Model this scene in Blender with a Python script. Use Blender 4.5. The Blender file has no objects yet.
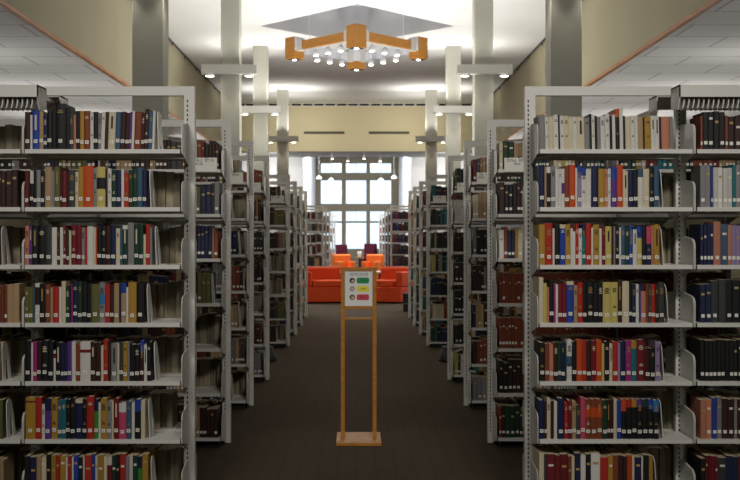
import bpy, math, random
from mathutils import Vector, Matrix
random.seed(7)
S = bpy.context.scene
COL = S.collection
PI = math.pi
# ------------------------------------------------------------------ camera, world, lights, exposure
EYE = 1.45
F = 1028.0
cd = bpy.data.cameras.new('camera'); cam = bpy.data.objects.new('camera', cd); COL.objects.link(cam)
cam.location = (0, 0, EYE); cam.rotation_euler = (PI/2, 0, 0)
cd.sensor_width = 36; cd.lens = F*36/740; cd.shift_x = 13/740; cd.shift_y = -3/740
cd.clip_end = 200
cd.dof.use_dof = True; cd.dof.focus_distance = 5.9; cd.dof.aperture_fstop = 5.6
S.camera = cam
S.view_settings.view_transform = 'Standard'; S.view_settings.look = 'None'
S.view_settings.exposure = 0.0; S.view_settings.gamma = 1.0
w = bpy.data.worlds.new('sky'); S.world = w; w.use_nodes = True
w.node_tree.nodes['Background'].inputs[0].default_value = (.60, .76, .90, 1)
w.node_tree.nodes['Background'].inputs[1].default_value = 2.0
S.cycles.use_denoising = True
S.cycles.max_bounces = 7
S.cycles.sample_clamp_indirect = 6

def area(name, loc, sx, sy, power, rot=(0, 0, 0), color=(1, .96, .9)):
    l = bpy.data.lights.new(name, 'AREA'); l.shape = 'RECTANGLE'; l.size = sx; l.size_y = sy
    l.energy = power; l.color = color
    o = bpy.data.objects.new(name, l); COL.objects.link(o); o.location = loc; o.rotation_euler = rot
    return o
# aimed area lights added as fill, with no fixtures of their own
def aimed_fill(name, loc, tx, power, spread=1.9, sx=2.4, sy=.5):
    o = area(name, loc, sx, sy, power)
    v = Vector(tx)-Vector(loc); o.rotation_euler = v.to_track_quat('-Z', 'Y').to_euler(); o.data.spread = spread
    return o
aimed_fill('front_fill', (-1.9, .4, 5.1), (-1.4, 5.4, 1.9), 24, 1.15, 1.6, .6)
aimed_fill('front_fill', (1.9, .4, 5.1), (1.4, 5.4, 1.9), 26, 1.15, 1.6, .6)  # added overhead fill that brightens the nearest shelf fronts
for sx in (-1, 1):
    for x in (1.6, 2.28):
        aimed_fill('end_wall_fill', (sx*x, 27.2, 4.25), (sx*1.2, 29.5, 4.6), 8, 2.4, .12, .12)  # added to brighten the cream end wall
# added lights above the shelf tops, without fixtures, brightening the high ceiling
for sx in (-1, 1):
    for y, p in ((10.9, 8), (13.66, 32), (16.86, 44), (18.46, 58)):
        if y < 11: p = 3 if sx < 0 else 13
        area('high_ceiling_fill', (sx*1.3, y, 2.34), .6, .25, p, (PI, 0, 0), (1, .97, .94))
# added lights out past the shelving, brightening the low side ceilings
for sx in (-1, 1):
    for y, p in ((7.26, 2.5), (10.46, 7), (13.66, 14), (16.86, 18), (20.5, 22)):
        area('side_ceiling_fill', (sx*5.8, y, 2.55), 2.4, .3, p, (PI, 0, 0), (1, .97, .92))
for sx in (-1, 1):
    aimed_fill('lounge_fill', (sx*4.3, 25.6, 3.8), (0, 22.0, 0), 180, 2.0, 1.4, 1.4)  # added fill from both sides for the lounge chairs and carpet
    aimed_fill('flank_fill', (sx*3.0, 29.9, 3.8), (sx*2.0, 31.6, 2.9), 22, 2.2, 1.4, .2)  # added fill for the white walls beside the alcove
    area('alcove_fill', (sx*.8, 35.5, 4.9), .8, 4, 130, (0, 0, 0), (.95, .97, 1))  # added overhead fill that brightens the alcove walls

# ------------------------------------------------------------------ materials
def lin(c):
    return tuple(((v/255)/12.92 if v/255 <= .04045 else ((v/255+.055)/1.055)**2.4) for v in c)
MATS = {}
def mat(name, rgb, rough=.6, metal=0, noise=0, scale=20, bump=0, spec=.4, emit=None, power=0):
    if name in MATS: return MATS[name]
    m = bpy.data.materials.new(name); m.use_nodes = True; nt = m.node_tree; n = nt.nodes; b = n['Principled BSDF']
    c = lin(rgb)
    b.inputs['Base Color'].default_value = (*c, 1); b.inputs['Roughness'].default_value = rough
    b.inputs['Metallic'].default_value = metal; b.inputs['Specular IOR Level'].default_value = spec
    if noise or bump:
        tc = n.new('ShaderNodeTexCoord'); nz = n.new('ShaderNodeTexNoise'); nz.inputs['Scale'].default_value = scale
        nz.inputs['Detail'].default_value = 4
        nt.links.new(tc.outputs['Object'], nz.inputs['Vector'])
        if noise:
            mx = n.new('ShaderNodeMix'); mx.data_type = 'RGBA'
            mx.inputs[6].default_value = (*[v*(1-noise) for v in c], 1); mx.inputs[7].default_value = (*[min(1, v*(1+noise)) for v in c], 1)
            nt.links.new(nz.outputs[0], mx.inputs[0]); nt.links.new(mx.outputs[2], b.inputs['Base Color'])
        if bump:
            bp = n.new('ShaderNodeBump'); bp.inputs['Strength'].default_value = bump; bp.inputs['Distance'].default_value = .01
            nt.links.new(nz.outputs[0], bp.inputs['Height']); nt.links.new(bp.outputs[0], b.inputs['Normal'])
    if emit:
        b.inputs['Emission Color'].default_value = (*lin(emit), 1); b.inputs['Emission Strength'].default_value = power
    MATS[name] = m; return m

def wood_mat(name, a, bcol, sc=(3, 3, 26)):
    m = bpy.data.materials.new(name); m.use_nodes = True; nt = m.node_tree; n = nt.nodes; b = n['Principled BSDF']
    tc = n.new('ShaderNodeTexCoord'); mp = n.new('ShaderNodeMapping'); mp.inputs['Scale'].default_value = sc
    nz = n.new('ShaderNodeTexNoise'); nz.inputs['Scale'].default_value = 4; nz.inputs['Detail'].default_value = 5
    cr = n.new('ShaderNodeValToRGB'); cr.color_ramp.elements[0].color = (*lin(a), 1); cr.color_ramp.elements[1].color = (*lin(bcol), 1)
    cr.color_ramp.elements[0].position = .35; cr.color_ramp.elements[1].position = .65
    nt.links.new(tc.outputs['Object'], mp.inputs[0]); nt.links.new(mp.outputs[0], nz.inputs['Vector'])
    nt.links.new(nz.outputs[0], cr.inputs[0]); nt.links.new(cr.outputs[0], b.inputs['Base Color'])
    b.inputs['Roughness'].default_value = .45
    return m

white_metal = mat('white_metal', (214, 212, 205), .42, 0, .03, 3)
slot_dark = mat('slot_dark', (22, 22, 22), .8)
dark_metal = mat('dark_metal', (34, 33, 32), .5)
ceil_white = mat('ceiling_paint', (226, 226, 222), .9, 0, .02, .6)
recess_paint = mat('recess_paint', (196, 197, 200), .9)
beige = mat('beige_wallcovering', (160, 153, 127), .85, 0, .05, 1.2, .1)
far_beige = mat('cream_paint', (214, 203, 166), .85, 0, .04, .8)
column_paint = mat('column_paint', (176, 175, 163), .8, 0, .02, 2)
wood = wood_mat('oak', (164, 108, 34), (188, 128, 48))
trim_wood = wood_mat('trim_oak', (150, 92, 38), (176, 112, 52), (3, 1, 3))
white_plastic = mat('white_plastic', (232, 232, 232), .4)
lamp_glow = mat('lamp_glow', (255, 250, 240), .3, emit=(255, 246, 228), power=18)
page = mat('paper', (196, 186, 160), .9, 0, .12, 60)
label_paper = mat('label_paper', (236, 233, 222), .8)
ink = mat('ink', (38, 36, 36), .7)
gold = mat('gilt', (150, 124, 70), .5)

def carpet():
    m = bpy.data.materials.new('carpet'); m.use_nodes = True; nt = m.node_tree; n = nt.nodes; b = n['Principled BSDF']
    tc = n.new('ShaderNodeTexCoord')
    n1 = n.new('ShaderNodeTexNoise'); n1.inputs['Scale'].default_value = 90; n1.inputs['Detail'].default_value = 3
    br = n.new('ShaderNodeTexBrick'); br.offset = 0; br.inputs['Scale'].default_value = 1; br.inputs['Brick Width'].default_value = .12
    br.inputs['Row Height'].default_value = .12; br.inputs['Mortar Size'].default_value = .006
    br.inputs['Color1'].default_value = (*lin((86, 74, 60)), 1); br.inputs['Color2'].default_value = (*lin((82, 71, 58)), 1)
    br.inputs['Mortar'].default_value = (*lin((78, 67, 54)), 1)
    mx = n.new('ShaderNodeMix'); mx.data_type = 'RGBA'; mx.blend_type = 'MULTIPLY'; mx.inputs[0].default_value = .5
    cr = n.new('ShaderNodeValToRGB'); cr.color_ramp.elements[0].color = (.45, .45, .45, 1); cr.color_ramp.elements[0].position = .3
    nt.links.new(tc.outputs['Object'], n1.inputs['Vector']); nt.links.new(tc.outputs['Object'], br.inputs['Vector'])
    nt.links.new(n1.outputs[0], cr.inputs[0]); nt.links.new(br.outputs[0], mx.inputs[6]); nt.links.new(cr.outputs[0], mx.inputs[7])
    nt.links.new(mx.outputs[2], b.inputs['Base Color']); b.inputs['Roughness'].default_value = .95
    bp = n.new('ShaderNodeBump'); bp.inputs['Strength'].default_value = .4; bp.inputs['Distance'].default_value = .004
    nt.links.new(n1.outputs[0], bp.inputs['Height']); nt.links.new(bp.outputs[0], b.inputs['Normal'])
    b.inputs['Specular IOR Level'].default_value = .1
    return m
def tiles():
    m = bpy.data.materials.new('ceiling_tile'); m.use_nodes = True; nt = m.node_tree; n = nt.nodes; b = n['Principled BSDF']
    tc = n.new('ShaderNodeTexCoord'); br = n.new('ShaderNodeTexBrick'); br.inputs['Scale'].default_value = 1
    br.inputs['Brick Width'].default_value = 1.3; br.inputs['Row Height'].default_value = .7; br.inputs['Mortar Size'].default_value = .012
    br.inputs['Color1'].default_value = (*lin((226, 226, 224)), 1); br.inputs['Color2'].default_value = (*lin((221, 221, 219)), 1)
    br.inputs['Mortar'].default_value = (*lin((165, 165, 165)), 1)
    nt.links.new(tc.outputs['Object'], br.inputs['Vector']); nt.links.new(br.outputs[0], b.inputs['Base Color'])
    b.inputs['Roughness'].default_value = .95
    return m
def glass():
    m = bpy.data.materials.new('window_glass'); m.use_nodes = True; nt = m.node_tree; n = nt.nodes
    for x in list(n): n.remove(x)
    out = n.new('ShaderNodeOutputMaterial'); t = n.new('ShaderNodeBsdfTransparent'); g = n.new('ShaderNodeBsdfGlossy')
    g.inputs['Roughness'].default_value = .02; mx = n.new('ShaderNodeMixShader'); mx.inputs[0].default_value = .06
    nt.links.new(t.outputs[0], mx.inputs[1]); nt.links.new(g.outputs[0], mx.inputs[2]); nt.links.new(mx.outputs[0], out.inputs[0])
    return m
glass_m = glass()

# ------------------------------------------------------------------ mesh helpers
class MB:
    def __init__(s): s.v = []; s.f = []; s.m = []; s.mats = []
    def mi(s, m):
        if m not in s.mats: s.mats.append(m)
        return s.mats.index(m)
    def poly(s, pts, faces, m):
        k = len(s.v); s.v += [tuple(p) for p in pts]; i = s.mi(m)
        for f in faces: s.f.append(tuple(k+a for a in f)); s.m.append(i)
    def box(s, x0, x1, y0, y1, z0, z1, m):
        s.poly([(x0, y0, z0), (x1, y0, z0), (x1, y1, z0), (x0, y1, z0), (x0, y0, z1), (x1, y0, z1), (x1, y1, z1), (x0, y1, z1)],
               [(0, 3, 2, 1), (4, 5, 6, 7), (0, 1, 5, 4), (1, 2, 6, 5), (2, 3, 7, 6), (3, 0, 4, 7)], m)
    def cyl(s, c, r, h, m, n=20, r2=None):
        r2 = r if r2 is None else r2
        a = [(c[0]+r*math.cos(2*PI*i/n), c[1]+r*math.sin(2*PI*i/n), c[2]) for i in range(n)]
        b = [(c[0]+r2*math.cos(2*PI*i/n), c[1]+r2*math.sin(2*PI*i/n), c[2]+h) for i in range(n)]
        s.poly(a+b, [tuple(range(n-1, -1, -1)), tuple(range(n, 2*n))]+[(i, (i+1) % n, n+(i+1) % n, n+i) for i in range(n)], m)
    def lathe(s, c, prof, m, n=20):
        pts = []
        for r, z in prof: pts += [(c[0]+r*math.cos(2*PI*i/n), c[1]+r*math.sin(2*PI*i/n), c[2]+z) for i in range(n)]
        fs = []
        for k in range(len(prof)-1):
            for i in range(n): fs.append((k*n+i, k*n+(i+1) % n, (k+1)*n+(i+1) % n, (k+1)*n+i))
        s.poly(pts, fs, m)
    def prism(s, pts2, axis, a, b, m):   # polygon extruded along an axis; x: pts are (y,z); y: (x,z); z: (x,y)
        n = len(pts2)
        def P(p, t): return (t, p[0], p[1]) if axis == 'x' else (p[0], t, p[1]) if axis == 'y' else (p[0], p[1], t)
        s.poly([P(p, a) for p in pts2]+[P(p, b) for p in pts2],
               [tuple(range(n-1, -1, -1)), tuple(range(n, 2*n))]+[(i, (i+1) % n, n+(i+1) % n, n+i) for i in range(n)], m)
    def mesh(s, name):
        me = bpy.data.meshes.new(name); me.from_pydata(s.v, [], s.f)
        for m in s.mats: me.materials.append(m)
        me.polygons.foreach_set('material_index', s.m)
        return me
    def build(s, name, parent=None, loc=(0, 0, 0), bevel=0, smooth=False, fix=True):
        me = s.mesh(name)
        if fix:
            import bmesh
            bm = bmesh.new(); bm.from_mesh(me); bmesh.ops.recalc_face_normals(bm, faces=bm.faces); bm.to_mesh(me); bm.free()
        if smooth:
            me.polygons.foreach_set('use_smooth', [True]*len(me.polygons))
        return link(name, me, parent, loc, bevel)
def link(name, me, parent=None, loc=(0, 0, 0), bevel=0):
    o = bpy.data.objects.new(name, me); COL.objects.link(o); o.parent = parent; o.location = loc
    if bevel:
        b = o.modifiers.new('bevel', 'BEVEL'); b.width = bevel; b.segments = 3; b.limit_method = 'ANGLE'; b.angle_limit = .7
        for p in me.polygons: p.use_smooth = True
        b.harden_normals = True
    return o
def tag(o, label=None, cat=None, group=None, kind=None):
    if label: o['label'] = label
    if cat: o['category'] = cat
    if group: o['group'] = group
    if kind: o['kind'] = kind
    return o
def empty(name, loc, rz=0):
    o = bpy.data.objects.new(name, None); COL.objects.link(o); o.location = loc; o.rotation_euler = (0, 0, rz); o.empty_display_size = .1
    return o
def struct(name, mb, label=None):
    o = mb.build(name); o['kind'] = 'structure'
    if label: o['label'] = label
    return o
def text(name, body, size, parent, loc, m, rot=(PI/2, 0, 0), align='LEFT', ext=.0004, spacing=1.0):
    c = bpy.data.curves.new(name, 'FONT'); c.body = body; c.size = size; c.extrude = ext; c.align_x = align; c.align_y = 'CENTER'
    c.space_line = spacing; c.materials.append(m)
    t = bpy.data.objects.new(name, c); COL.objects.link(t)
    me = bpy.data.meshes.new_from_object(t.evaluated_get(bpy.context.evaluated_depsgraph_get())); bpy.data.objects.remove(t)
    if not me.materials: me.materials.append(m)
    o = bpy.data.objects.new(name, me); COL.objects.link(o); o.parent = parent; o.location = loc; o.rotation_euler = rot
    return o

def num(n):
    a = ['', 'first', 'second', 'third', 'fourth', 'fifth', 'sixth', 'seventh', 'eighth', 'ninth', 'tenth', 'eleventh', 'twelfth', 'thirteenth', 'fourteenth', 'fifteenth', 'sixteenth', 'seventeenth', 'eighteenth', 'nineteenth', 'twentieth']
    if n <= 20: return a[n]
    if n == 30: return 'thirtieth'
    return ('twenty-' if n < 30 else 'thirty-')+a[n % 10]
# ------------------------------------------------------------------ room shell
ZL = EYE+2.457; ZH = EYE+3.85; WX = 3.65; YF = 29.5; OX = 9.0; YB = -3.0; YS = 31.6; FX = 1.70; YW = 42.0
b = MB(); b.box(-OX, OX, YB, YW+.4, -.12, 0, carpet()); struct('floor', b)
# high ceiling with diamond opening and recess
CX, CY, CR = 0.0, 18.76, 1.77
b = MB()
c = [(-WX, YB), (WX, YB), (WX, YF), (-WX, YF), (CX, CY-CR), (CX+CR, CY), (CX, CY+CR), (CX-CR, CY)]
b.poly([(p[0], p[1], ZH) for p in c], [(0, 4, 1), (0, 7, 4), (1, 4, 5), (0, 3, 7), (1, 5, 2), (3, 6, 7), (2, 5, 6), (3, 2, 6)], ceil_white)
d = c[4:]
b.poly([(p[0], p[1], ZH) for p in d]+[(p[0], p[1], ZH+.75) for p in d], [(0, 1, 5, 4), (1, 2, 6, 5), (2, 3, 7, 6), (3, 0, 4, 7), (4, 5, 6, 7)], recess_paint)
o = b.build('ceiling', fix=False); o['kind'] = 'structure'
tl = tiles()
for nm, x0, x1 in (('ceiling_left', -OX, -WX-.04), ('ceiling_right', WX+.04, OX)):
    b = MB(); b.box(x0, x1, YB, YF, ZL, ZL+.1, tl); struct(nm, b)
b = MB(); b.box(-OX, OX, YF+.121, YS, ZL, ZL+.1, recess_paint); struct('ceiling_soffit', b)
for nm, sx in (('wall_left', -1), ('wall_right', 1)):
    b = MB(); x = sorted((sx*WX, sx*(WX+.04))); b.box(x[0], x[1], YB, YF, ZL-.02, ZH, beige)
    struct(nm, b)
    b = MB(); x = sorted((sx*(WX-.01), sx*(WX+.05))); b.box(x[0], x[1], YB, YF-.01, ZL-.065, ZL-.02, trim_wood); struct('trim_1' if sx < 0 else 'trim_2', b)
b = MB(); b.box(-WX-.12, WX+.12, YF, YF+.12, ZL, ZH, far_beige)
b.box(-WX, WX, YF-.012, YF, ZL+.48, ZL+.495, far_beige)
struct('wall_far', b)
b = MB(); b.box(-OX-.1, -OX, YB, YS, 0, ZL, beige); struct('wall_outer_left', b)
b = MB(); b.box(OX, OX+.1, YB, YS, 0, ZL, beige); struct('wall_outer_right', b)
b = MB(); b.box(-OX, OX, YB-.1, YB, 0, ZH, beige); struct('wall_back', b)
# window alcove at the far end
wp = mat('alcove_paint', (232, 233, 235), .8)
for nm, sx in (('wall_alcove_left', -1), ('wall_alcove_right', 1)):
    b = MB(); x = sorted((sx*FX, sx*(FX+.15))); b.box(x[0], x[1], YS, YW, 0, 5.0, wp)
    x = sorted((sx*(FX+.15), sx*OX)); b.box(x[0], x[1], YS, YS+.15, 0, ZL, wp); struct(nm, b)
b = MB(); b.box(-FX, FX, YS, YW, 5.0, 5.1, wp); b.box(-FX-.15, FX+.15, YS-.1, YS, ZL, 5.1, wp); struct('ceiling_alcove', b)
def wx(px): return (px-357)*YW/F
def wz(py): return EYE+(237-py)*YW/F
xs = [-FX-.15, wx(320.6), wx(342), wx(345.6), wx(366.6), wx(369.8), wx(391.5), FX+.15]
zs = [0, wz(249), wz(222.5), wz(221.3), wz(211), wz(204), wz(180), wz(173), wz(163), 5.0]
open_rows = {1, 3, 5, 7}
frame_paint = mat('window_wall_paint', (150, 138, 116), .7)
b = MB()
for i in range(7):
    for j in range(9):
        if i in (1, 3, 5) and j in open_rows: continue
        b.box(xs[i], xs[i+1], YW, YW+.25, zs[j], zs[j+1], frame_paint)
struct('wall_window', b)
k = 1
for j in sorted(open_rows):
    for i in (1, 3, 5):
        r = empty('window_%d' % k, ((xs[i]+xs[i+1])/2, YW+.1, zs[j])); r['kind'] = 'structure'
        W = (xs[i+1]-xs[i])/2; H = zs[j+1]-zs[j]; t = .018
        f = MB(); f.box(-W, -W+t, -.03, .03, 0, H, white_plastic); f.box(W-t, W, -.03, .03, 0, H, white_plastic)
        f.box(-W+t, W-t, -.03, .03, 0, t, white_plastic); f.box(-W+t, W-t, -.03, .03, H-t, H, white_plastic)
        if j in (3, 7): f.box(-.012, .012, -.02, .02, t, H-t, white_plastic)
        f.build('window_frame', r)
        g = MB(); g.box(-W+t, W-t, -.004, .004, t, H-t, glass_m); g.build('pane', r)
        k += 1

# columns
def col_y(k): return (9.54, 15.75, 20.67, 26.80)[k]
XC = 1.80; CW = .288
names = ('nearest the viewer', 'second from the viewer, just ahead of the chandelier', 'third from the viewer', 'farthest, before the cream end wall')
pend = mat('fixture_white', (196, 194, 186), .5)
for sx, side in ((-1, 'left'), (1, 'right')):
    for k in range(4):
        y = col_y(k)
        b = MB(); x = sorted((sx*XC, sx*(XC+CW))); b.box(x[0], x[1], y, y+CW, 0, ZH, column_paint)
        o = b.build('column', bevel=.008); tag(o, 'square off-white column %s of the aisle, %s' % (side, names[k]), 'column', 'columns along the aisle')
        # downlight bar clamped across the column
        r = empty('column_light', (sx*(XC+CW/2), y, EYE+2.48))
        tag(r, 'white crossbar fixture with two downlights on the %s column %s' % (side, ('nearest the viewer', 'second from the viewer', 'third from the viewer', 'farthest away')[k]), 'light fixture', 'downlight bars on the columns')
        b = MB(); b.box(-.42, .42, -.15, -.004, 0, .14, pend); b.build('housing', r)
        for dx in (-.30, .30):
            b = MB(); b.cyl((dx, -.077, -.022), .055, .021, lamp_glow, 16, .062); b.build('lamp', r)
            b = MB(); b.lathe((dx, -.077, -.03), [(.066, 0), (.072, 0), (.072, .029), (.066, .029)], white_plastic, 20); b.build('trim_ring', r)
            l = bpy.data.lights.new('downlight', 'SPOT'); l.energy = 12; l.spot_size = 1.6; l.spot_blend = .6; l.color = (1, .93, .82); l.shadow_soft_size = .05
            lo = bpy.data.objects.new('downlight', l); COL.objects.link(lo); lo.parent = r; lo.location = (dx, -.077, -.05)
        for dx in (-.38, .38):
            l = bpy.data.lights.new('uplight', 'AREA'); l.energy = (1, 4, 9, 13)[k]; l.size = .2; l.spread = 2.3; l.color = (1, .97, .93)
            lo = bpy.data.objects.new('uplight', l); COL.objects.link(lo); lo.parent = r; lo.location = (dx, -.077, .17); lo.rotation_euler = (PI, 0, 0)

# ceiling edge rails with small clips
rail_m = mat('rail_dark', (58, 58, 58), .5)
for sx, side in ((-1, 'left'), (1, 'right')):
    r = empty('ceiling_track', (sx*(WX-.05), 0, ZH-.07)); tag(r, 'thin dark track along the top of the %s upper wall' % side, 'track')
    b = MB(); b.box(-.012, .012, 6, YF-.2, 0, .03, rail_m); b.build('rail', r)
    for k in range(14):
        b = MB(); b.cyl((0, 8+k*1.5, -.05), .012, .0495, rail_m, 10, .015); b.build('clip', r)
# dashed diffuser at top of the far wall, and two long grilles
for k in range(22):
    x = -3.5+k*.325
    b = MB(); b.box(x, x+.27, YF-.02, YF-.001, ZH-.085, ZH-.03, slot_dark); b.box(x-.01, x+.28, YF-.012, YF-.001, ZH-.1, ZH-.015, white_plastic)
    o = b.build('air_diffuser'); tag(o, 'short dark slot atop the cream end wall, %s from left in the dashed line' % num(k+1), 'vent', 'slot diffusers atop the end wall')
for x0, side in ((-1.52, 'left'), (.34, 'right')):
    b = MB(); b.box(x0, x0+1.16, YF-.03, YF-.001, ZL+.5, ZL+.57, mat('grille', (96, 90, 70), .6))
    for q in range(20): b.box(x0+.02+q*.057, x0+.03+q*.057, YF-.036, YF-.03, ZL+.5, ZL+.57, slot_dark)
    o = b.build('wall_grille'); tag(o, 'long narrow dark grille on the cream end wall, %s half' % side, 'vent', 'long grilles on the end wall')
# small track spotlights under the soffit
for q, px in enumerate((332, 348, 364, 380)):
    y = YF+.25+.9*(q % 2); x = (px-357)*y/F
    r = empty('track_spotlight', (x, y, ZL)); tag(r, 'small white spotlight under the grey soffit, %s from the left' % ('first', 'second', 'third', 'fourth')[q], 'spotlight', 'spotlights under the soffit')
    b = MB(); b.cyl((0, 0, -.1), .012, .1, white_plastic, 10); b.build('stem', r)
    b = MB(); b.cyl((0, 0, -.2), .05, .1, white_plastic, 14, .035); b.cyl((0, 0, -.203), .04, .004, lamp_glow, 14); b.build('lamp_head', r)
for px, py, y, wh in ((319, 177, 37, 'upper left'), (331, 179.5, 34, 'lower left'), (381, 179.5, 34, 'lower right'), (394, 176.5, 37, 'upper right')):
    x = (px-357)*y/F; z = EYE+(237-py)*y/F
    r = empty('pendant_lamp', (x, y, z)); tag(r, 'white dome pendant hanging before the tall windows, %s of the four' % wh, 'lamp', 'dome pendants before the windows')
    b = MB(); b.lathe((0, 0, -.06), [(.11, 0), (.105, .035), (.08, .07), (.045, .095), (.02, .11), (.001, .115)], white_plastic); b.build('lamp_shade', r, smooth=True)
    b = MB(); b.cyl((0, 0, -.06), .095, .01, mat('pendant_glow', (255, 250, 240), .3, emit=(255, 248, 235), power=5)); b.build('diffuser', r)
    b = MB(); b.cyl((0, 0, .05), .003, 5.0-z-.05, white_plastic, 8); b.build('cord', r)

# ------------------------------------------------------------------ chandelier
CZ = 4.86; cr_ = 1.13
r = empty('chandelier', (-.01, CY, CZ)); tag(r, 'diamond-shaped oak and white chandelier with corner boxes hanging under the ceiling recess', 'chandelier')
lampw = mat('lamp_shell', (215, 216, 222), .25, spec=.7)
cornerp = [(0, -cr_), (cr_, 0), (0, cr_), (-cr_, 0)]
for i, (cx, cy) in enumerate(cornerp):
    bx = MB(); s = .175; pts = [(cx, cy-s), (cx+s, cy), (cx, cy+s), (cx-s, cy)]
    bx.prism(pts, 'z', -.17, .22, wood)
    p = bx.build('corner_box', r, bevel=.006)
    q = MB(); s2 = .14; q.prism([(cx, cy-s2), (cx+s2, cy), (cx, cy+s2), (cx-s2, cy)], 'z', -.176, -.1705, slot_dark); q.build('underside', p)
    q = MB(); q.cyl((cx, cy, -.184), .034, .008, lamp_glow, 14); q.build('lamp', p)
    inn = Vector((-cx, -cy)).normalized(); side_v = Vector((-inn.y, inn.x)); tip = Vector((cx, cy))+inn*(s+.001)
    for sg in (-1, 1):
        e_ = Vector((cx, cy))+side_v*sg*(s-.012)+inn*.012; nn = (inn+side_v*sg).normalized()*.006
        q = MB(); q.prism([tuple(tip), tuple(e_), tuple(e_+nn), tuple(tip+nn)], 'z', -.03, .22, lampw); q.build('inner_plate', p)
    q = MB(); q.cyl((cx*.76, cy*.76 if cy else 0, .1), .006, ZH+.75-CZ-.1, white_plastic, 8); q.build('wire', r)
def bar(mb, a, bb, z0, z1, t, off, m):
    a = Vector(a); bb = Vector(bb); u = (bb-a).normalized(); n = Vector((u.y, -u.x))
    if n.dot((a+bb)/2) < 0: n = -n      # n points outwards
    p = [a+n*off, bb+n*off, bb+n*(off+t), a+n*(off+t)]
    mb.prism([tuple(x) for x in p], 'z', z0, z1, m)
for i in range(4):
    a = Vector(cornerp[i]); e = Vector(cornerp[(i+1) % 4]); u = (e-a).normalized()
    p0 = a+u*.24; p1 = e-u*.24
    q = MB(); bar(q, p0, p1, -.02, .14, .04, 0, wood); bm_ = q.build('beam', r, bevel=.004)
    q = MB(); bar(q, p0, p1, -.03, .14, .012, -.013, lampw); q.build('inner_face', bm_)
    for a0, a1 in ((a+u*.125, a+u*.25), (e-u*.25, e-u*.125)):
        q = MB(); bar(q, a0, a1, -.04, .17, .09, -.03, pend); q.build('collar', r)
    for t in (.3, .5, .7):
        c0 = a+(e-a)*t; inn = -Vector(((a+e)/2)).normalized(); c0 = c0+inn*.09
        h = MB(); h.cyl((c0.x, c0.y, -.04), .012, .10, white_plastic, 8)
        h.lathe((c0.x, c0.y, -.15), [(.045, 0), (.058, .02), (.058, .06), (.035, .095), (.014, .115), (.001, .117)], lampw, 16); hd = h.build('lamp_head', r, smooth=True)
        h = MB(); h.cyl((c0.x, c0.y, -.155), .04, .006, lamp_glow, 14); h.build('bulb', hd)
l = bpy.data.lights.new('chandelier_light', 'AREA'); l.shape = 'SQUARE'; l.size = 1.0; l.energy = 9; l.color = (1, .94, .84)
lo = bpy.data.objects.new('chandelier_light', l); COL.objects.link(lo); lo.parent = r; lo.location = (0, 0, -.22); lo.rotation_euler = (0, 0, PI/4)

# ------------------------------------------------------------------ shelving
LEV = [1.912, 1.607, 1.303, .998, .690, .385, .08]
HT = 2.277; DEP = .25
_mc = {}
def cached(key, fn):
    if key not in _mc: _mc[key] = fn()
    return _mc[key]
def norm(mb, name):
    import bmesh
    me = mb.mesh(name); bm = bmesh.new(); bm.from_mesh(me); bmesh.ops.recalc_face_normals(bm, faces=bm.faces); bm.to_mesh(me); bm.free(); return me
def post_mesh(detail):
    b = MB(); b.box(-.029, .029, -.02, .02, 0, HT, white_metal)
    if detail:
        for k in range(int((HT-.12)/.0254)):
            z = .08+k*.0254
            for sy in (-1, 1):
                y = sorted((sy*.02, sy*.0206)); b.box(-.014, -.007, y[0], y[1], z, z+.014, slot_dark)
    return norm(b, 'upright')
def shelf_mesh(W):
    b = MB(); b.box(.012, W-.012, -DEP, -.024, -.006, 0, white_metal)
    b.box(.012, W-.012, -DEP-.002, -DEP+.004, -.022, 0, white_metal)
    b.box(.012, W-.012, -.034, -.024, -.03, -.006, white_metal)
    return norm(b, 'shelf')
def bracket_mesh():
    b = MB()
    pts = [(-.022, -.065), (-.022, .15), (-.05, .155), (-.19, .14)]
    for k in range(7):
        a = PI/2*k/6; pts.append((-.205-.042*math.sin(a), .095+.042*math.cos(a)))
    pts += [(-.247, -.022), (-.20, -.03), (-.06, -.065)]
    b.prism(pts, 'x', -.002, .002, white_metal)
    b.prism([(-.19+.012*math.cos(a*PI/4), .085+.012*math.sin(a*PI/4)) for a in range(8)], 'x', -.0028, .0028, white_metal)
    return norm(b, 'bracket')
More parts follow.
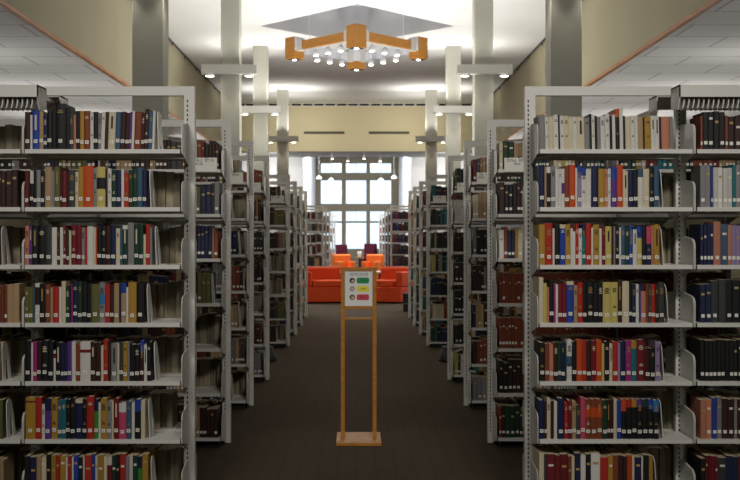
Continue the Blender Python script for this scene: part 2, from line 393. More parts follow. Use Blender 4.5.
def make_range(name_label, y, sx, x0, W, bays, detail, canopy_bays=(), posts_extra=True, back=True):
    """x0 = distance of first post from the aisle axis; sx side; bays go outwards"""
    r = empty('bookshelf', (sx*x0, y, 0)); tag(r, name_label, 'bookshelf', 'shelving ranges along the aisle')
    pm = cached(('post', detail), lambda: post_mesh(detail))
    for k in range(bays+1):
        p = link('upright', pm, r, (sx*W*k, 0, 0)); p.rotation_euler = (0, 0, PI if sx < 0 and False else 0)
        p.scale = (1, 1, 1)
        if sx > 0: p.rotation_euler = (0, 0, 0)
    sm = cached(('shelf', W), lambda: shelf_mesh(W)); bm_ = cached('bracket', bracket_mesh)
    rm = cached(('rail', W), lambda: (lambda b: (b.box(.029, W-.029, -.018, .018, HT-.05, HT, white_metal), norm(b, 'top_rail'))[1])(MB()))
    km = cached(('kick', W), lambda: (lambda b: (b.box(.03, W-.03, -DEP+.05, DEP-.05, 0, .055, dark_metal), norm(b, 'base'))[1])(MB()))
    for k in range(bays):
        xl = sx*W*k if sx > 0 else -W*(k+1)
        link('top_rail', rm, r, (xl, 0, 0)); link('base', km, r, (xl, 0, 0))
        for z in LEV:
            for side in ((0, 1) if back else (0,)):
                s = link('shelf', sm, r, (xl+(W if side else 0), 0, z)); s.rotation_euler = (0, 0, PI*side)
                if detail or side == 0:
                    for bxx in (.003, W-.003):
                        link('bracket', bm_, s, (bxx, 0, 0))
    for k in canopy_bays:
        xa = W*k-.09; xb = W*(k+1)+.02
        xx = sorted((sx*xa, sx*xb))
        cb = MB(); f0 = -DEP-.03
        T = HT-.03
        cb.box(xx[0], xx[1], f0, f0+.15, T-.008, T, white_metal); cb.box(xx[0], xx[1], -f0-.15, -f0, T-.008, T, white_metal)
        cb.box(xx[0], xx[1], f0+.144, f0+.15, T-.06, T-.008, white_metal); cb.box(xx[0]+.1, xx[1]-.03, f0+.15, -f0-.15, T-.05, T-.03, white_metal)
        cb.box(xx[0], xx[1], f0, f0+.006, T-.063, T-.008, white_metal); cb.box(xx[0], xx[1], -f0-.006, -f0, T-.063, T-.008, white_metal)
        e0, e1 = sorted((sx*xa, sx*xa+sx*.006))
        cb.prism([(f0, T-.063), (f0, T), (f0+.15, T), (f0+.15, T-.115), (f0+.03, T-.125)], 'x', e0, e1, white_metal); cb.prism([(-f0, T-.063), (-f0, T), (-f0-.15, T), (-f0-.15, T-.115), (-f0-.03, T-.125)], 'x', e0, e1, white_metal)
        co = cb.build('canopy', r)
        lb = MB(); n = int((xx[1]-xx[0]-.03)/.026)
        for q in range(n):
            xq = xx[0]+.02+q*.026
            for a in range(4):      # curved fin
                t0, t1 = a/4, (a+1)/4
                o0 = .008*math.sin(t0*PI); o1 = .008*math.sin(t1*PI)
                lb.poly([(xq+o0, f0+.02, HT-.07-.08*t0), (xq+o0, f0+.14, HT-.07-.08*t0), (xq+o1, f0+.14, HT-.07-.08*t1), (xq+o1, f0+.02, HT-.07-.08*t1),
                         (xq+o0+.006, f0+.02, HT-.07-.08*t0), (xq+o0+.006, f0+.14, HT-.07-.08*t0), (xq+o1+.006, f0+.14, HT-.07-.08*t1), (xq+o1+.006, f0+.02, HT-.07-.08*t1)],
                        [(0, 1, 2, 3), (4, 5, 6, 7), (0, 3, 7, 4)], white_metal)
        lb.build('louvre', co)
    return r
YS_R = [5.66, 7.26, 8.86, 10.46, 13.66, 15.26, 16.86, 18.46]
X0 = {-1: .92, 1: .95}; WB = {-1: .84, 1: .828}
ordn = ['nearest to the viewer', 'second from the viewer', 'third from the viewer', 'fourth from the viewer', 'fifth from the viewer', 'sixth from the viewer', 'seventh from the viewer', 'last before the lounge']
RANGE = {}
for sx, side in ((-1, 'left'), (1, 'right')):
    for i, y in enumerate(YS_R):
        nb = 2 if i < 4 else 1
        RANGE[(sx, i)] = make_range('white steel book shelving, %s side of aisle, %s' % (side, ordn[i]), y, sx, X0[sx], WB[sx], nb, i < 4, (1,) if i < 2 else ())
FAR = [27.0, 29.8, 33.0, 36.0, 39.0]
ford = ['nearest', 'second', 'third', 'fourth', 'farthest']
for sx, side in ((-1, 'left'), (1, 'right')):
    for i, y in enumerate(FAR):
        RANGE[(sx, 10+i)] = make_range('white bookshelf beyond orange chairs, %s side, %s of far rows' % (side, ford[i]), y, sx, (.90, .90, .88, .86, .84)[i] if sx < 0 else (.90, .90, .9, .88, .86)[i], .78 if i > 1 else .8, 1, False)
        RANGE[(sx, 10+i)]['group'] = 'far shelving beyond the lounge'
# cross-tie channels between first two ranges
for sx, side in ((-1, 'left'), (1, 'right')):
    b = MB(); x = sorted((sx*1.69, sx*1.735)); b.box(x[0], x[1], 5.95, 6.96, 2.135, 2.185, white_metal)
    o = b.build('cross_tie'); tag(o, 'white metal channel tying the two nearest %s shelves together near their tops' % side, 'beam')

# call-number cards on the range ends
cards = {(-1, 1): ('BR      BS\n145.2   BT 70\nBR 65', .0), (1, 1): ('BS        BT\n2575.6   BT3\n        BX4', .02), (-1, 2): ('BV      BX\n4012   BX80\nBV9', 0), (1, 2): ('BX      CB\n130    CB19\nBX8', .02),
         (-1, 3): ('CC     D\n75    D16', 0), (1, 3): ('D       DA\n21   DA30', .01), (-1, 4): ('DC     DD\n33   DD89', 0), (1, 4): ('DS     DT\n35   DT20', .01)}
for (sx, i), (t, dx) in cards.items():
    r = RANGE[(sx, i)]
    w_, h_ = .165, .088
    xa = sx*(.035+dx) if sx > 0 else -(.035+w_)
    b = MB(); b.box(0, w_, 0, .003, -.004, h_, label_paper); b.box(-.002, w_+.002, .0031, .006, -.008, h_+.002, white_plastic)
    c_ = b.build('call_number_card', r, (xa, -DEP-.012, LEV[0]-.012))
    c_['label'] = 'white card with printed call numbers'
    text('lettering', t, .024, c_, (.012, -.0006, h_/2+.026), ink, spacing=.95)

# ------------------------------------------------------------------ books
PAL = {'k': (26, 25, 27), 'K': (62, 32, 26), 'n': (28, 38, 78), 'b': (38, 74, 172), 's': (66, 100, 130), 't': (28, 122, 126), 'g': (28, 66, 46), 'G': (60, 160, 50),
       'o': (112, 112, 62), 'y': (196, 152, 56), 'Y': (222, 204, 116), 'w': (244, 240, 230), 'c': (238, 224, 190), 'e': (152, 150, 150), 'd': (66, 70, 68),
       'r': (196, 48, 34), 'R': (126, 26, 36), 'O': (222, 86, 28), 'B': (146, 72, 44), 'T': (192, 160, 118), 'p': (104, 58, 150), 'm': (176, 44, 130), 'P': (222, 82, 118),
       'l': (168, 146, 186), 'a': (216, 142, 110), 'i': (52, 140, 200)}
CN = {'k': 'black', 'K': 'dark brown', 'n': 'navy', 'b': 'blue', 's': 'steel-blue', 't': 'teal', 'g': 'dark green', 'G': 'bright green', 'o': 'olive', 'y': 'mustard', 'Y': 'pale yellow',
      'w': 'white', 'c': 'cream', 'e': 'grey', 'd': 'charcoal', 'r': 'red', 'R': 'maroon', 'O': 'orange', 'B': 'brown', 'T': 'tan', 'p': 'purple', 'm': 'magenta', 'P': 'pink', 'l': 'lilac', 'a': 'salmon', 'i': 'sky-blue'}
BM = {k: mat('book_'+CN[k].replace(' ', '_').replace('-', '_'), tuple(q*.84 for q in v), .55, 0, .06, 40) for k, v in PAL.items()}
def stripe_mesh(mb, w, y, z, n, hh, m):
    for q in range(n):
        ww = w*(.5 if q % 2 else .34)
        mb.box(-ww, ww, y-.0008, y, z-q*hh*1.8-hh, z-q*hh*1.8, m)
def make_book(code, w, h, D, lab, rnd, band=None, lean=0):
    """origin at the bottom of the spine; spine faces -y.  code like 'k', 'b@.3k' (top 30% blue, rest black)"""
    if '@' in code:
        top, rest = code.split('@'); fr = float(rest[:-1]); low = rest[-1]; segs = [(0, h*(1-fr), low), (h*(1-fr), h, top)]
    elif '#' in code:   # body with a dark band: 'w#R.65'
        a, rest = code.split('#'); bc = rest[0]; ps, ph = rest[1:].split('~'); ps = float(ps)*h; ph = float(ph)*h
        segs = [(0, ps, a), (ps, ps+ph, bc), (ps+ph, h, a)]; low = a
    else: segs = [(0, h, code)]; low = code
    mb = MB(); t = min(.0025, w*.2); bul = min(.006, w*.18)
    n = 5
    outer = [(-w/2, D)]+[(-w/2+w*i/n, -bul*math.sin(PI*i/n)) for i in range(n+1)]+[(w/2, D)]
    inner = [(-w/2+t, D)]+[(max(-w/2+t, min(w/2-t, -w/2+w*i/n)), t) for i in range(n+1)]+[(w/2-t, D)]
    N = len(outer)
    for z0, z1, cc in segs:
        pts = [(x, y, z0) for x, y in outer]+[(x, y, z1) for x, y in outer]+[(x, y, z0) for x, y in inner]+[(x, y, z1) for x, y in inner]
        fs = []
        for i in range(N-1):
            fs += [(i, i+1, N+i+1, N+i), (2*N+i+1, 2*N+i, 3*N+i, 3*N+i+1)]
            if z1 >= h-1e-6: fs.append((N+i, N+i+1, 3*N+i+1, 3*N+i))
            if z0 <= 1e-6: fs.append((i+1, i, 2*N+i, 2*N+i+1))
        fs += [(0, N, 3*N, 2*N), (N-1, 3*N-1, 4*N-1, 2*N-1)]
        mb.poly(pts, fs, BM[cc])
    light = low in 'wcYTealyiGP'
    tm = BM['K'] if light else gold if rnd.random() < .55 else BM['c']
    kind = rnd.random()
    yb = -bul*.95
    if w > .013 and kind < .5:
        if kind < .4:
            stripe_mesh(mb, w*.62, yb-.0004, h*(.86), rnd.choice((2, 3, 4)), h*.022, tm)
        else:
            z1 = h*.88; hl = h*rnd.uniform(.2, .42); mb.box(-w*.14, w*.14, yb-.001, yb, z1-hl, z1, tm)
        if kind < .25: stripe_mesh(mb, w*.5, yb-.0004, h*.42, 2, h*.02, tm)
    cover = mb
    pb = MB(); pb.box(-w/2+t+.0002, w/2-t-.0002, t+.0002, D-.004, .003, h-.004, page)
    lm = None
    if lab:
        lm = MB(); z = h*rnd.uniform(.14, .19) if lab == 1 else h*.2; lw = min(w*.42, .0095); lh = .018
        lm.box(-lw, lw, -bul-.0018, -bul-.0006, z, z+lh, label_paper)
        lm.box(-lw*.6, lw*.6, -bul-.0021, -bul-.0018, z+lh*.6, z+lh*.72, ink); lm.box(-lw*.6, lw*.5, -bul-.0021, -bul-.0018, z+lh*.3, z+lh*.42, ink)
    return cover, pb, lm

# rows of the two nearest bays, left to right: colour, width px, height px (! = no spine label, / = leaning group follows)
ROWS = {
 (-1, 0): (23.5, 155, "K5.5,38 w2.2,35! b7,39.5 T4,39 n3.5,35 k5,40 k3.5,40! k10,46.5 k4,42! d4,36 a2.5,35! k4,39 y4,39 B6,39 w3.5,38! k4.5,38 e3,37 / w4,38! K3.5,38! c7,38 s5,38 K5,38 K4,37 p2.5,38 w2.5,39! B7,38 K3,37 K4,41 s4,38 w2.5,39!"),
 (-1, 1): (24, 146.5, "R3.5,37 k1.5,36! w@.35k3.5,37 k3,37 e4,38 k4,36 T7,41 e2.5,37! o5.5,41 K2,38 R4.5,37 K2,36! d6.5,38 c3,36! y5,41 O9.5,42 e3.5,40! Y#k.45~.28_8.5,41 K2.2,39! w3.8,39! g4.5,38 n5,38 w2.8,39! r4.5,35 g4,38 g4.5,39 s5,40 n4,38"),
 (-1, 2): (23.5, 152, "a4,40 p3,40 k6,40 k7,40 d6,40 w5,38! K3,38 w3,38! R3,40 g2.5,37 c2.2,35! R5,40 R5,40 e3,38 r2.5,38! w6,39! c2,38! O1.5,38! k4.5,40 k4,40 K4.5,40 n5,40 c4,37! s2.5,38 w@.1g5,40 e6,43! g5,41 g4,40 c2.5,31! r4,41 e2,38!"),
 (-1, 3): (24, 144, "o4,36 o4,36 s2,36! w#K.45~.45_4.5,40 k5.5,39 B5,39 T2.5,36! r6,36 w2.5,36! c4,42! g4,37 k1.5,37! m1.5,38! n5,42 g4,42 k5,41 k4,40 o8,39 e#i.45~.25_5.5,41 r5,39 K4,38 T5,40 n2,39! b@.25T5,40 w2,36! y8,41 k7.5,40"),
 (-1, 4): (24.5, 151, "k6,41 w2,39! m4,40 K4,40 k7,41 k5,40 w#R.75~.15_2.2,31! k5,39 n3,39 n3.5,38 p4,40 w4,40! B4.5,37 w#R.72~.08_10,40 K5,39 K5,39 c2.5,36! r4.5,42 K3,40! e6,38 c2,38! d4,39 y4,39 e2,39! k5,37 k5,37 b@.3K4,41 w3,37! k4,40"),
 (-1, 5): (25.5, 145, "y#R.88~.04_9.5,42 r6,42 w3,35 n@.3p6,41 y6,41 s4,39 t4,40 k4,40 k5,41 c@.09n7,40 k4,40 r7,43 n@.3G4,40 w2.2,37! y6,41 e4.5,38 c2,39! R5,41 w@.25P7,36 s5,38 w3,37! b@.3k6,40 c4,39!"),
 (1, 0): (537.5, 673, "e6,35! w3,33! c5,33! w4.5,35! k1.5,35! w4,34! c4.5,34! c4,33! w4,33! c7,33! e5,32! k2,36! w3,35! k2,34! e3.5,33! w4,34! w4.5,36! k2.5,34! w3,35! O@.2k4,41! w3.5,42! k2,34! c5,33! w4,34! w3,34! T5,33! k1.5,32! y6,33! w4,34! w4,34! K2,33! a8,33! e3,33!"),
 (1, 1): (538, 659, "n5.5,43 T2,41! w@.15k4,41 e4.5,42 w3,39! w3,39! w#p.35~.28_3,39! B4.5,42 O6,43 w2,40! b@.15l4,42 b@.2w4.5,40! w5,39! n7,42 y6,39 a3,39 w3,39! b@.3p6,41 O6,43 c5,37 n5,38 k4.5,38 s@.22w5,39! c6,39 k4.5,39 s5,42"),
 (1, 2): (538, 659.5, "y6,41 r7.5,42 w2,37! k5,41 c@.1b5.5,41 y5,41 w2.5,37! w2.5,34! r3,42 w3.5,37! n@.3t3.5,41 r5.5,42 w1.8,38! y6,41 w2.5,37! R3.5,39 Y6,39 K2.2,39! e1.8,39! k3.5,40 w2,38! s4,40 g4,39 b3.5,40 w4,36! b@.3Y5,39 k4.5,40 P@.45n5,39 a2.2,40! y5.5,41"),
 (1, 3): (536, 664.5, "c4.5,46! Y3.5,40! a2.5,36! k4.5,42 m2,39! w2.5,39! R4.5,40 R4,40 c@.09b7.5,42 T3.5,38! r5.5,41 k4,40 k7,42 k4.5,40 k5,41 Y8,41 Y7,41 K4.5,42 c7,42 k3,39 n4,39 w3,39 b2,38! K@.2a5,40 B2.5,39! d3,39 r4,39 K3.5,39 d6,41"),
 (1, 4): (538, 660, "k6,39 B4,38 a4,38 K4.5,39 g3,39 n3.5,39 g2,38! w#s.35~.25_5,42 k4.5,40 O5.5,42 r4,41 K4.5,41 R5,41 O5.5,42 Y2.5,38! k5,40 c3,38! r5,40 l2.5,39! n5,40 m5.5,41 y@.2t5.5,41 R8,42 K5,33 k5,33 l4.5,40"),
 (1, 5): (537, 659, "n5,39 K2.5,38 c3.5,41! K3,38! w3,38! n7,41 r3,37 R4,39 T4,38 d4,34 P4.5,42 B#O.55~.25_5,40 B#O.55~.25_5.5,40 B#O.55~.25_5.5,40 g4.5,39 K3,39 K3,39 c3,41! b4,39 O@.3k5,40 r@.2k5,40 y@.2k5,40 p@.2k5,40 g@.2k5.2,40 b@.25k5.2,40 i@.3k5.2,39"),
 (-1, 6): (21, 148, "k5,41 n7,40 T5,41 c5,40 k5,43 y5,42 r4,42 y6,41 w2,40! r4,41 w2,40! b5,42 k4.5,40 w2,40! r7,42 b3.5,43 w3,41! y6,42 c3.5,41 w@.2R5,40 g4,42 k4,43 r6,43 e3.5,40 w4,42! g5,42 n@.3G4.5,41 y6,43"),
 (1, 6): (536.5, 653, "c5,44! d2.5,43! R8.5,43 R5,42 R7.5,43 B3.5,41 c3,41! n6,44 w#K.3~.6_5,42 k5,43 w9,44! r8,40 y5,41 B5,42 K4.5,42 K4,41 O5,42 c2.5,41! n6.5,40 w2,41! k5.5,42 y4,41"),
}
rown = ['top', 'second', 'third', 'fourth', 'fifth', 'sixth', 'bottom']
YSP = 5.66-DEP+.012    # spine plane of the nearest ranges
def parse(s):
    out = []; lean = False
    for t in s.split():
        if t == '/': lean = True; continue
        nl = t.endswith('!'); t = t.rstrip('!')
        a, h = t.rsplit(',', 1)
        if '_' in a: code, wv = a.split('_')
        else:
            i = 1
            if '@' in a: i = a.index('@'); i += 1; 
            if '@' in a:
                while a[i] in '.0123456789': i += 1
                i += 1
            code, wv = a[:i], a[i:]
        out.append([code, float(wv), float(h), 0 if nl else 1, lean])
    return out
def describe(code):
    if '@' in code: return CN[code[-1]]+' book with '+CN[code[0]]+' top'
    if '#' in code: return CN[code[0]]+' book with '+CN[code[2]]+' band'
    return CN[code]+' book'
def base_col(code): return CN[code[-1] if '@' in code else code[0]]
rnd = random.Random(3)
BOOKS = []
STUFF = []   # (x, y, z, w, h, D, col, col_top_fraction.., face)
for (sx, row), (xa, xb, s) in ROWS.items():
    xa = max(xa, 24.75 if sx < 0 else 539.0)
    items = parse(s); tot = sum(i[1] for i in items)
    Xa = (xa-357)*YSP/F; Xb = (xb-357)*YSP/F; sc = (Xb-Xa)/tot; x = Xa
    z = LEV[row]; n = len(items)
    for q, (code, wv, hv, lab, lean) in enumerate(items):
        wd = wv*sc; h = hv*YSP/F*.985; D = min(.20, rnd.uniform(.14, .18)*(1.15 if hv > 41 else 1))
        g = .0007; yj = rnd.uniform(0, .006)
        if row == 6:
            STUFF.append((x+wd/2, YSP+yj, z, wd-g, h, D, code, 1, lab)); x += wd; continue
        cover, pb, lm = make_book(code, wd-g, h, D, lab, rnd)
        o = cover.build('book', None, (x+wd/2, YSP+yj, z+.0004))
        ang = (.035 if sx < 0 else 0) if lean else 0
        if sx > 0 and row == 0: ang = -.02
        o.rotation_euler = (0, ang, 0)
        if ang: o.location.x -= math.tan(ang)*h*.5*1.0; o.location.z += wd/2*abs(math.sin(ang))+.0003
        pb.build('page_block', o)
        if lm: lm.build('spine_label', o)
        BOOKS.append((o, sx, row, q, n, code, hv, wv, [base_col(i[0]) for i in items], describe(code)))
        x += wd
# labels
cand = {}
for B in BOOKS:
    o, sx, row, q, n, code, hv, wv, cols, desc = B
    side = 'left' if sx < 0 else 'right'
    size = 'thick ' if wv >= 7 else 'thin ' if wv <= 2.6 else 'tall ' if hv >= 43 else ''
    l_ = cols[q-1] if q else None; r_ = cols[q+1] if q < n-1 else None
    nb = ('between %s and %s books' % (l_, r_)) if l_ and r_ else 'at the left end of its row' if not l_ else 'at the right end of its row'
    lab = '%s%s %s, %s shelf, nearest %s bookshelf' % (size, desc, nb, rown[row], side)
    B += (lab,) if False else ()
    cand.setdefault(lab, []).append(B)
for lab, L in cand.items():
    if len(L) == 1 and len(lab.split()) <= 16: L[0][0]['label'] = lab
    else:
        for B in L:
            o, sx, row, q, n, code, hv, wv, cols, desc = B
            o['label'] = '%s, %s from left on %s shelf of nearest %s bookshelf' % (desc, num(q+1), rown[row], 'left' if sx < 0 else 'right')
for B in BOOKS:
    B[0]['category'] = 'book'; B[0]['group'] = 'books on the %s shelf of the nearest %s bookshelf' % (rown[B[2]], 'left' if B[1] < 0 else 'right')
print('INDIVIDUAL BOOKS', len(BOOKS))

# bookends
def bookend_mesh():
    b = MB(); pts = [(0, 0)]; Dp = .13; H = .205
    out = [(-.002, 0), (.004, .12)]
    for k in range(9):
        a = PI*k/8; out.append((.052-.043*math.cos(a), .165+.04*math.sin(a)))
    out += [(.115, .10), (.13, 0), (.085, 0), (.078, .1), (.066, .12), (.054, .1), (.045, 0)]
    b.prism(out, 'x', -.0018, .0018, white_metal)
    b.v = [(x+.010-.05*z, y, z) for x, y, z in b.v]
    b.box(.0125, .06, .045, .085, .0, .0014, white_metal)
    return norm(b, 'bookend')
bkm = bookend_mesh()
def bookend(px, z, label, group, y=YSP, flip=1, tilt=.05):
    X = (px-357)*y/F
    o = link('bookend', bkm, None, (X+.001, y+.004, z+.0003)); o.rotation_euler = (0, 0, 0)
    tag(o, label, 'bookend', group)
BE = {-1: [156, 148.2, 153.7, 145.5, 152.7, 147, 149.5], 1: [None, 660.5, 661, 666, 661.5, 660.5, 654.5]}
for sx in BE:
    for row, px in enumerate(BE[sx]):
        if px is None: continue
        bookend(px+.5, LEV[row], 'white metal bookend at the right of the books, %s shelf, nearest %s bookshelf' % (rown[row], 'left' if sx < 0 else 'right'), 'bookends on the nearest shelves')
for i, (sx, row) in enumerate([(-1, 4), (-1, 5), (-1, 2)]):   # left bay, at the edge of the picture
    px = [0.5, 5, 0][i]
    if row != 2: bookend(px, LEV[row], 'white metal bookend at the left edge of the photo, %s shelf' % rown[row], 'bookends on the nearest shelves')
    else: bookend(px, LEV[row], 'white metal bookend at the left edge of the photo, third shelf', 'bookends on the nearest shelves')

# the remaining books: filler rows
PALK = 'kkkkKKKnnggdRRBBTtTseowcyY'
def fill(x0, x1, y, z, facing, pal=PALK, lab=.6, seed=0, wmean=.026, hmin=.19, hmax=.225, uni=None):
    rr = random.Random(seed); x = x0
    if z > 1.9 and y < 7.6: hmax = min(hmax, .2); hmin = min(hmin, .17)
    col = None
    run = 0
    while x < x1-.012:
        if run <= 0:
            run = rr.choice((1, 1, 1, 1, 2, 3, 4)); col = rr.choice(pal); hh = rr.uniform(hmin, hmax); ww = max(.012, rr.gauss(wmean, .008))
        run -= 1
        if uni: col, hh, ww = uni[0], uni[1], uni[2]
        wq = min(ww, x1-x)
        STUFF.append((x+wq/2, y+(0 if facing > 0 else 0)+rr.uniform(0, .012)*facing, z, wq-.0008, hh+rr.uniform(-.004, .004), rr.uniform(.14, .19), col, facing, 1 if rr.random() < lab else 0))
        x += wq
pal_l = 'KKKBTTKkdoeRnkT'
sd = 100
for (sx, i), r in RANGE.items():
    y = YS_R[i] if i < 10 else FAR[i-10]; nb = (2 if i < 4 else 1); W = WB[sx] if i < 10 else (.8 if i < 12 else .78)
    x0 = abs(r.location.x)
    for k in range(nb):
        a0 = x0+W*k+.022; a1 = x0+W*(k+1)-.022
        lo_, hi_ = (a0, a1) if sx > 0 else (-a1, -a0)
        for row, z in enumerate(LEV):
            sd += 1; rr = random.Random(sd)
            # back side
            if i < 8:
                e = rr.uniform(.0, .12)
                fill(lo_+e*(rr.random() < .5), hi_-e*(rr.random() < .3), y+DEP-.012, z, -1, 'KTBoedkR', 0, sd, hmin=.18 if not (i == 0 and row == 0) else .14, hmax=.21 if not (i == 0 and row == 0) else .17) if not (i == 0 and k == 0 and row == 0) else None
            if i == 0 and k == 0: continue
            if i == 0 and k == 1 and sx < 0 and row == 0: continue
            pal = PALK if sx > 0 else pal_l
            uni = None
            if sx > 0 and i == 1 and row in (3, 4): uni = ('B', .205, .0205)
            if sx > 0 and i == 0 and k == 1:
                pal = ['nkYrKkB', 'tbsewck', 'cnbsatRlk', 'kksndok', 'k', 'aGbieKRk', 'RgkRondk'][row]
                lo2 = lo_+.012
                if row == 4: uni = ('k', .215, .022)
                fill(lo2, hi_, YSP, z, 1, pal, .9, sd, hmin=.20, hmax=.225, uni=uni); continue
            if i == 0 and k == 1:
                hi2 = hi_-(.0 if row < 4 else .10 if row == 4 else .085)
                fill(lo_, hi2 if row not in (2, 4, 5) else hi2-.12*(row == 2), YSP+(.0), z, 1, 'KKTBoKTd', .2, sd, hmin=.19, hmax=.215); continue
            gap = rr.choice((0, 0, .06, .12, .2))
            yy = y-DEP+.012
            g0, g1 = (lo_, hi_-gap)
            if i >= 10: pal = 'KkBeRTdew' if sx < 0 else 'RKknnrRbd'
            fill(g0, g1, yy, z, 1, pal, .7 if i < 4 else 0, sd, hmin=.18, hmax=.225, uni=uni)
            if gap >= .06 and i < 6:
                Y = yy; px = 357+(g1+.004)*F/Y
                bookend(px, z, 'white metal bookend, %s shelf down of the %s shelving range, %s bay %s' % (rown[row] if row < 6 else 'bottom', 'left' if sx < 0 else 'right', 'aisle-side' if k == 0 else 'outer', ('', 'second from viewer', 'third from viewer', 'fourth from viewer', 'fifth from viewer', 'sixth from viewer')[i]), 'bookends on the farther shelves', y=Y, tilt=.02)
# build the one mesh of remaining books with per-face base colour
def bookstuff():
    V = []; Fc = []; C = []
    def q(pts, faces, cols):
        k = len(V); V.extend([(p[0], p[1], p[2]+.0006) for p in pts])
        for f, c_ in zip(faces, cols): Fc.append(tuple(k+a for a in f)); C.append(c_)
    PG = lin((186, 172, 142)); LB = lin((234, 231, 220))
    rr = random.Random(11)
    for (x, y, z, w_, h, D, code, fc, lab) in STUFF:
        if '@' in code: top, rest = code.split('@'); fr = float(rest[:-1]); segs = [(0, 1-fr, rest[-1]), (1-fr, 1, top)]
        elif '#' in code: segs = [(0, 1, code[0])]
        else: segs = [(0, 1, code)]
        j = rr.uniform(.8, 1.15); ys = y; ye = y+D*fc
        bul = .003*fc
        for z0, z1, cc in segs:
            c_ = tuple(min(1, v*j*.68) for v in lin(PAL[cc])); a, b_ = z+z0*h, z+z1*h
            xm = .32*w_
            # spine (bevelled), covers, fore edge inset
            pts = [(x-w_/2, ys, a), (x-xm, ys-bul, a), (x+xm, ys-bul, a), (x+w_/2, ys, a), (x+w_/2, ye, a), (x-w_/2, ye, a)]
            pts += [(p[0], p[1], b_) for p in pts]
            fs = [(0, 1, 7, 6), (1, 2, 8, 7), (2, 3, 9, 8), (3, 4, 10, 9), (5, 0, 6, 11)]
            cs = [c_]*5
            fs.append((4, 5, 11, 10)); cs.append((lambda u: tuple(v*u for v in PG))(rr.uniform(.3, .8)))
            if z1 == 1: fs.append((6, 7, 8, 9, 10, 11)); cs.append(PG)
            if z0 == 0: fs.append((5, 4, 3, 2, 1, 0)); cs.append(PG)
            if fc < 0: fs = [tuple(reversed(f)) for f in fs]
            q(pts, fs, cs)
        if lab and fc > 0:
            lw = min(w_*.38, .009); lz = z+h*.13
            q([(x-lw, ys-.0045, lz), (x+lw, ys-.0045, lz), (x+lw, ys-.0045, lz+.018), (x-lw, ys-.0045, lz+.018)], [(0, 1, 2, 3)], [LB])
        if fc > 0 and rr.random() < .6 and w_ > .014:
            tw = w_*.3; tz = z+h*rr.uniform(.6, .8)
            tc = lin((176, 150, 92)) if not lab or rr.random() < .6 else lin((220, 215, 200))
            q([(x-tw, ys-.0042, tz), (x+tw, ys-.0042, tz), (x+tw, ys-.0042, tz+.012), (x-tw, ys-.0042, tz+.012)], [(0, 1, 2, 3)], [tc])
    me = bpy.data.meshes.new('books'); me.from_pydata(V, [], Fc)
    at = me.color_attributes.new('cover', 'FLOAT_COLOR', 'CORNER')
    data = []
    for p, c_ in zip(Fc, C): data += [c_[0], c_[1], c_[2], 1]*len(p)
    at.data.foreach_set('color', data)
    m = bpy.data.materials.new('assorted_covers'); m.use_nodes = True; nt = m.node_tree
    a = nt.nodes.new('ShaderNodeAttribute'); a.attribute_name = 'cover'
    nt.links.new(a.outputs['Color'], nt.nodes['Principled BSDF'].inputs['Base Color']); nt.nodes['Principled BSDF'].inputs['Roughness'].default_value = .6
    me.materials.append(m)
    o = link('books', me); tag(o, 'mass of bound books filling all the farther, rear and bottom shelves', 'books', kind='stuff')
    print('STUFF BOOKS', len(STUFF))
bookstuff()

# ------------------------------------------------------------------ sign stand
sy = 7.33
r = empty('sign_stand', (.012, sy, 0)); tag(r, 'light wooden floor stand holding a framed notice in the middle of the aisle', 'sign stand')
b = MB(); b.box(-.158, .158, -.2, .2, 0, .022, wood); b.build('base', r, bevel=.003)
for x in (-.113, .113):
    b = MB(); b.box(x-.014, x+.014, -.014, .014, .0221, 1.235, wood); b.build('post', r, bevel=.002)
b = MB(); b.box(-.0985, .0985, -.012, .012, 1.207, 1.235, wood); b.build('top_rail', r, bevel=.002)
b = MB(); b.box(-.0985, .0985, -.012, .012, .938, .958, wood); b.build('frame_rail', r, bevel=.002)
b = MB(); b.box(-.0985, .0985, -.009, .009, .862, .876, wood); b.build('crossbar', r, bevel=.002)
b = MB(); b.box(-.098, .098, -.006, .006, .959, 1.2065, mat('notice_paper', (226, 228, 226), .5)); nt_ = b.build('notice', r)
nt_['label'] = 'white printed notice with three coloured rounded boxes'
text('lettering', 'OUR LIBRARY HAS THREE\nKINDS OF QUIET SPACES', .0115, nt_, (0, -.0066, 1.184), ink, align='CENTER')
def rr_pts(cx, cz, w_, h_, rad):
    pts = []
    for (ax, az, s0) in ((cx+w_-rad, cz+h_-rad, 0), (cx-w_+rad, cz+h_-rad, 1), (cx-w_+rad, cz-h_+rad, 2), (cx+w_-rad, cz-h_+rad, 3)):
        for k in range(5):
            a = PI/2*s0+PI/2*k/4; pts.append((ax+rad*math.cos(a), az+rad*math.sin(a)))
    return pts
for z, colr, t, nm in ((1.140, (36, 140, 84), 'TALK', 'green'), (1.081, (232, 222, 70), 'WHISPER', 'yellow'), (1.021, (204, 70, 88), 'SILENT', 'red')):
    b = MB(); b.prism(rr_pts(.030, z, .044, .021, .013), 'y', -.0068, -.0061, mat('notice_'+nm, colr, .5)); bo = b.build('notice_box', nt_)
    text('box_lettering', t, .011, bo, (.03, -.0073, z), ink, align='CENTER', ext=.0002)
    b = MB(); pts = [(-.046+.0195*math.cos(2*PI*k/20), z+.0195*math.sin(2*PI*k/20)) for k in range(20)]
    b.prism(pts, 'y', -.0068, -.0061, mat('photo_'+nm, {'green': (60, 48, 44), 'yellow': (176, 160, 150), 'red': (120, 92, 64)}[nm], .5))
    pts = [(-.043+.010*math.cos(2*PI*k/14), z-.003+.010*math.sin(2*PI*k/14)) for k in range(14)]
    b.prism(pts, 'y', -.0072, -.0068, mat('photo_face', (214, 178, 156), .5)); b.build('notice_photo', nt_)

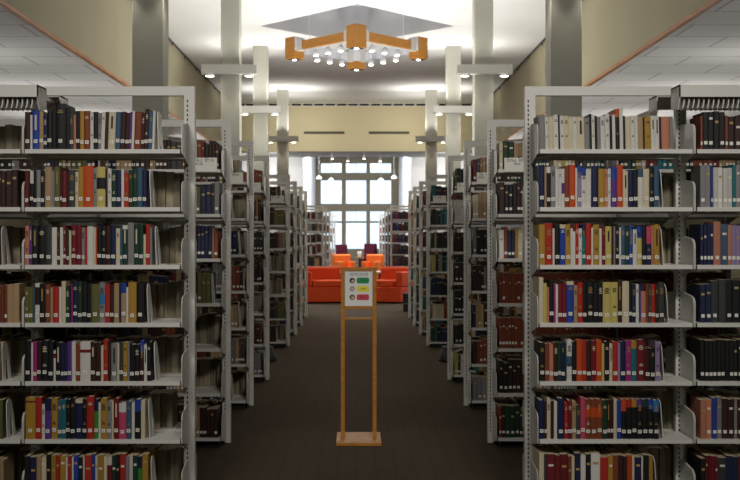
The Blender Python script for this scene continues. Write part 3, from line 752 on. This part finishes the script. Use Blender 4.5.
# ------------------------------------------------------------------ step stools
def stool(x, y, rz, label, two=False):
    r = empty('step_stool', (x, y, 0), rz); tag(r, label, 'step stool')
    body = mat('stool_plastic', (40, 40, 46), .5); rub = mat('stool_rubber', (70, 70, 74), .7)
    if not two:
        b = MB(); b.lathe((0, 0, 0), [(.17, .0), (.19, .01), (.185, .03), (.15, .15), (.001, .152)], body, 28); b.build('body', r, smooth=True)
        b = MB(); b.cyl((0, 0, .1525), .155, .02, rub, 28, .148); b.build('step', r)
    else:
        b = MB(); b.box(-.2, .2, -.2, 0, 0, .14, body); b.box(-.2, .2, 0, .2, 0, .33, body); b.build('body', r, bevel=.01)
        for yy, z in ((-.1, .1401), (.1, .3301)):
            b = MB(); b.box(-.205, .205, yy-.105, yy+.095, z, z+.015, rub); b.build('step', r)
stool(-1.13, 12.0, 0, 'low black step stool on carpet at left of the cross aisle')
stool(1.14, 12.0, 0, 'low black step stool on carpet at right of the cross aisle')
stool(1.10, 20.1, 0, 'dark two-tread step stool beside the right orange armchair', True)

# ------------------------------------------------------------------ lounge furniture
org = mat('orange_upholstery', (216, 72, 24), .8, 0, .08, 30, .15); org2 = mat('tangerine_upholstery', (238, 120, 44), .8, 0, .08, 30, .15)
mar = mat('plum_upholstery', (96, 22, 44), .8, 0, .08, 30, .15)
def armchair(x, y, rz, m, label, group, W=1.0, D=.85, hs=.5, hb=.78, ha=.69, arms=(-1, 1), nm='armchair'):
    r = empty(nm, (x, y, 0), rz); tag(r, label, 'armchair', group)
    b = MB(); n = 14
    fr = [(-W/2+.005, -D/2+.25)]+[(-W/2+.005+(W-.01)*k/n, -D/2+.02-.09*math.sin(PI*k/n)) for k in range(n+1)]+[(W/2-.005, D/2-.23), (-W/2+.005, D/2-.23)]
    fr = fr[1:]
    b.prism(fr, 'z', .03, hs-.14, m); b.build('base', r, bevel=.02)
    b = MB(); aw = .17 if arms else .01
    al = aw if -1 in arms else .0; ar = aw if 1 in arms else .0
    fr2 = [(-W/2+al+.004+(W-al-ar-.008)*k/n, -D/2+.035-.09*math.sin(PI*(.17+.66*k/n))) for k in range(n+1)]+[(W/2-ar-.004, D/2-.235), (-W/2+al+.004, D/2-.235)]
    b.prism(fr2, 'z', hs-.138, hs, m); b.build('seat', r, bevel=.03)
    b = MB(); b.prism([(D/2-.228, .03), (D/2-.25, hb-.04), (D/2-.2, hb), (D/2-.05, hb), (D/2, hb-.05), (D/2, .03)], 'x', -W/2, W/2, m); b.build('backrest', r, bevel=.02)
    if arms:
        for s in arms:
            b = MB(); xx = sorted((s*W/2, s*(W/2-.17))); b.box(xx[0], xx[1], -D/2+.05, D/2-.26, hs-.138, ha, m); b.build('arm', r, bevel=.03)
    for s in (-1, 1):
        for t in (-1, 1):
            b = MB(); b.cyl((s*(W/2-.1), t*(D/2-.28), 0), .02, .03, dark_metal, 10); b.build('leg', r)
def at(px, y): return (px-357)*y/F
armchair(-.78, 22.85, .22, org, 'wide red-orange armchair left of the notice stand, beyond the stacks', 'red-orange armchairs', W=.92, arms=(-1,))
armchair(.80, 22.85, -.55, org, 'wide red-orange armchair right of the notice stand, beyond the stacks', 'red-orange armchairs', W=.86, arms=(1,))
armchair(at(344, 35), 35.0, .5, org2, 'tangerine armchair farther back at left, by the low table', 'tangerine armchairs', W=.62, D=.66, hb=.86, hs=.42, ha=.62)
armchair(at(373, 35), 35.0, -.5, org2, 'tangerine armchair farther back at right, by the low table', 'tangerine armchairs', W=.62, D=.66, hb=.86, hs=.42, ha=.62)
armchair(at(343, 39.6), 39.6, .5, mar, 'plum high-backed chair near the windows at left', 'plum chairs by the windows', W=.46, D=.6, hb=1.16, hs=.45, ha=.62)
armchair(at(368.5, 39.6), 39.6, -.5, mar, 'plum high-backed chair near the windows at right', 'plum chairs by the windows', W=.46, D=.6, hb=1.2, hs=.45, ha=.62)
r = empty('coffee_table', (.08, 25.4, 0)); tag(r, 'low white-topped table behind the red-orange armchairs', 'table')
b = MB(); b.box(-.55, .55, -.3, .3, .56, .6, white_plastic); b.build('tabletop', r, bevel=.006)
for s in (-1, 1):
    for t in (-1, 1):
        b = MB(); b.cyl((s*.48, t*.24, 0), .02, .559, dark_metal, 10); b.build('leg', r)
r = empty('side_table', (at(359.5, 35.6), 35.6, 0)); tag(r, 'small round pale wooden table between the tangerine armchairs', 'table')
b = MB(); b.cyl((0, 0, .72), .16, .03, wood, 24); b.build('tabletop', r)
b = MB(); b.cyl((0, 0, .02), .03, .699, dark_metal, 12); b.build('leg', r)
b = MB(); b.cyl((0, 0, 0), .12, .019, dark_metal, 20); b.build('base', r)
b = MB(); b.lathe((0, 0, 0), [(.001, 0), (.05, 0), (.06, .02), (.075, .16), (.07, .2), (.06, .2), (.001, .19)], white_plastic, 20)
o = b.build('white_pot', None, (at(359.5, 35.6), 35.6, .7505), smooth=True); tag(o, 'white pot standing on the small round table', 'pot')
